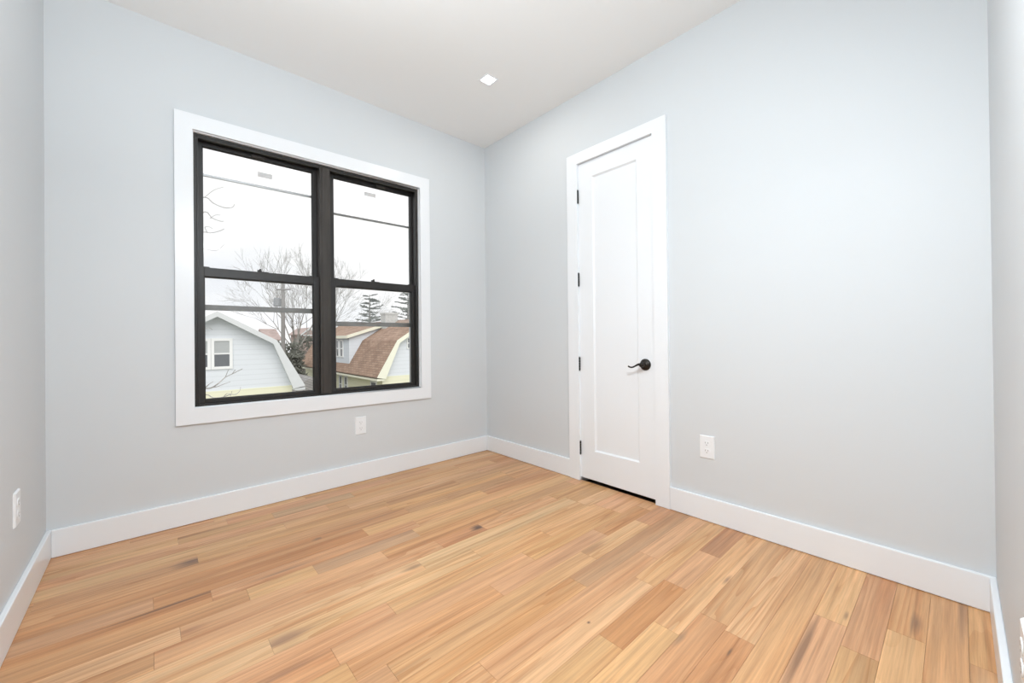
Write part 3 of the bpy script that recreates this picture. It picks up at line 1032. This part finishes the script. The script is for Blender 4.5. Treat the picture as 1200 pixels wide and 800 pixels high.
# tree close to the house, its twigs reaching into the left pane
nt_ = empty('bare_tree', (0, 0, 0), 'bare tree close to the window, twigs at the left pane edge', 'tree')
D = 9.0
tb = at(165, 400, D)
m = MB(); m.tube([(tb.x, tb.y, GZ), (tb.x + 0.05, tb.y, -1.5), (tb.x, tb.y + 0.1, 1.5), (tb.x + 0.05, tb.y, 4.6), (tb.x, tb.y, 7.5)], [0.20, 0.17, 0.13, 0.08, 0.03], 10)
child(m.build('trunk', M_bark), nt_)
m = MB()
TW = [  # branches followed from the pane edge outwards, all on this tree
    ([(165, 262), (215, 238), (240, 231), (250, 238), (262, 243), (272, 243), (275, 239)], 0.016),
    ([(165, 285), (220, 262), (240, 248), (248, 255), (258, 259), (262, 259)], 0.014),
    ([(165, 300), (215, 280), (238, 272), (246, 273), (256, 271), (263, 268)], 0.014),
    ([(165, 320), (210, 305), (240, 292), (250, 294), (258, 291), (263, 285)], 0.014),
    ([(240, 231), (246, 226), (252, 222), (262, 219)], 0.006),
    ([(246, 256), (252, 252), (258, 252)], 0.006),
    ([(243, 272), (240, 266), (246, 266), (249, 268)], 0.007),
    ([(165, 330), (215, 395), (238, 386), (245, 384), (249, 386)], 0.010),
    ([(165, 420), (215, 455), (240, 455), (248, 454), (256, 449), (264, 442), (272, 438), (284, 432)], 0.020),
    ([(248, 454), (254, 453), (262, 450), (270, 447)], 0.012),
    ([(240, 455), (245, 450), (250, 447)], 0.012),
    ([(264, 442), (266, 437), (268, 433)], 0.008), ([(272, 438), (276, 433)], 0.007),
    ([(165, 440), (215, 470), (240, 462), (250, 466), (262, 465), (270, 462), (276, 462), (281, 458), (282, 453)], 0.014),
    ([(262, 465), (266, 461), (271, 462)], 0.008), ([(270, 464), (272, 458)], 0.006),
]
rnd = random.Random(4)
for pts, r in TW:
    P = []
    for i, (x, y) in enumerate(pts):
        P.append(at(x, y, D + 0.35 * math.sin(i * 1.3 + r * 300)))
    P = spline(P, 3)
    m.tube(P, [max(0.005, r * (1 - 0.65 * i / len(P))) for i in range(len(P))], 5)
child(m.build('branches', M_twig), nt_)


def fir(px, py_top, py_bot, d, seed, label, half):
    t = empty('evergreen_tree', (0, 0, 0), label, 'tree', 'evergreens behind the brown roof')
    rnd = random.Random(seed)
    top = at(px, py_top, d)
    bot = at(px, py_bot, d)
    m = MB(); m.tube([(top.x, top.y, GZ), (top.x, top.y, top.z * 0.5), (top.x, top.y, top.z)], [0.22, 0.14, 0.03], 8)
    child(m.build('trunk', M_bark), t)
    m = MB()
    n = 7
    for lv_ in range(n):
        f = 1 - (lv_ + 0.3) / n
        z = bot.z + (top.z - bot.z) * (lv_ + 0.2) / n
        for k in range(rnd.randint(4, 6)):
            a = 2 * math.pi * (k + rnd.random()) / 5
            ln = half * (0.22 + 0.85 * f) * rnd.uniform(0.35, 1.15)
            dv = Vector((math.cos(a), math.sin(a), 0))
            p = Vector((top.x, top.y, z + rnd.uniform(-0.3, 0.3)))
            rise = rnd.uniform(-0.05, 0.25)
            side = Vector((-dv.y, dv.x, 0))
            m.tube([p, p + dv * ln * 0.5 + Vector((0, 0, rise * ln * 0.3)), p + dv * ln + Vector((0, 0, rise * ln))], [0.05, 0.035, 0.015], 5)
            for q_ in range(16):                       # flat sprays of needles along each limb
                s_ = 0.25 + 0.75 * rnd.random()
                q = p + dv * (ln * s_) + Vector((0, 0, rise * ln * s_))
                e = q + dv * rnd.uniform(0.05, 0.4) + side * rnd.uniform(-0.55, 0.55) + Vector((0, 0, rnd.uniform(-0.03, 0.14)))
                m.tube([q, (q + e) / 2, e], [0.02, rnd.uniform(0.05, 0.09), 0.01], 4)
    child(m.build('foliage', M_fir), t)
    return t


fir(433, 345, 379, 50, 5, 'evergreen tree rising left of the pale chimney', 2.4)
fir(478, 342, 378, 54, 9, 'evergreen tree rising right of the pale chimney', 3.0)


def shrub(px, d, w_, h_, zbase, seed, label):
    b = at(px, 420, d)
    rnd = random.Random(seed)
    m = MB()
    for k in range(650):
        a, r = rnd.uniform(0, 2 * math.pi), math.sqrt(rnd.random())
        hh = rnd.random() ** 0.7
        rr = w_ / 2 * r * math.sqrt(max(0.05, 1 - (hh - 0.3) ** 2 * 1.4))
        p = Vector((b.x + math.cos(a) * rr, b.y + math.sin(a) * rr, GZ + 0.2 + hh * h_))
        dv = Vector((rnd.uniform(-1, 1), rnd.uniform(-1, 1), rnd.uniform(-0.2, 1))).normalized() * rnd.uniform(0.25, 0.5)
        m.tube([p, p + dv * 0.5, p + dv], [0.02, rnd.uniform(0.05, 0.1), 0.01], 4)
    for k in range(5):
        m.tube([(b.x + rnd.uniform(-.2, .2), b.y + rnd.uniform(-.2, .2), GZ), (b.x + rnd.uniform(-.5, .5) * w_ / 2, b.y + rnd.uniform(-.5, .5) * w_ / 2, GZ + h_ * 0.7)], [0.05, 0.02], 5)
    o = m.build('shrub', M_shrub)
    return tag(o, label, 'shrub', 'grey-green shrubs behind the houses')


shrub(340, 40, 2.8, 4.9, 0, 21, 'grey-green shrub right of the utility pole foot')
shrub(358, 52, 4.0, 5.6, 0, 22, 'large grey-green shrub left of the mullion')
shrub(317, 58, 3.2, 5.2, 0, 23, 'grey-green shrub left of the utility pole')
shrub(343, 33.5, 2.0, 4.1, 0, 24, 'lower grey-green shrub beside the white house eave')

# utility pole
up = empty('utility_pole', (0, 0, 0), 'grey utility pole with a transformer seen in the left pane', 'utility pole')
pb = at(331.5, 400, 32)
m = MB(); m.tube([(pb.x, pb.y, GZ), (pb.x + 0.02, pb.y, 1.0), (pb.x + 0.04, pb.y, 5.9)], [0.17, 0.15, 0.125], 12)
child(m.build('pole', M_pole), up)
u = Vector((0.743, -0.669, 0))
pc = Vector((pb.x + 0.03, pb.y, 4.95))
m = MB(); m.tube([pc - u * 0.55 + Vector((0, -.18, 0)), pc + u * 0.55 + Vector((0, -.18, 0))], 0.06, 6)
child(m.build('crossarm', M_pole), up)
tc_ = pc + u * -0.45
m = MB(); m.lathe([(0.0, 0.0), (0.24, 0.0), (0.27, 0.05), (0.27, 0.60), (0.22, 0.68), (0, 0.70)], (tc_.x, tc_.y, 3.62), (0, 0, 1), 18)
m.box(tc_.x + 0.15, pb.x, tc_.y - 0.25, tc_.y - 0.15, 3.8, 3.9)
child(m.build('transformer', M_steel), up)
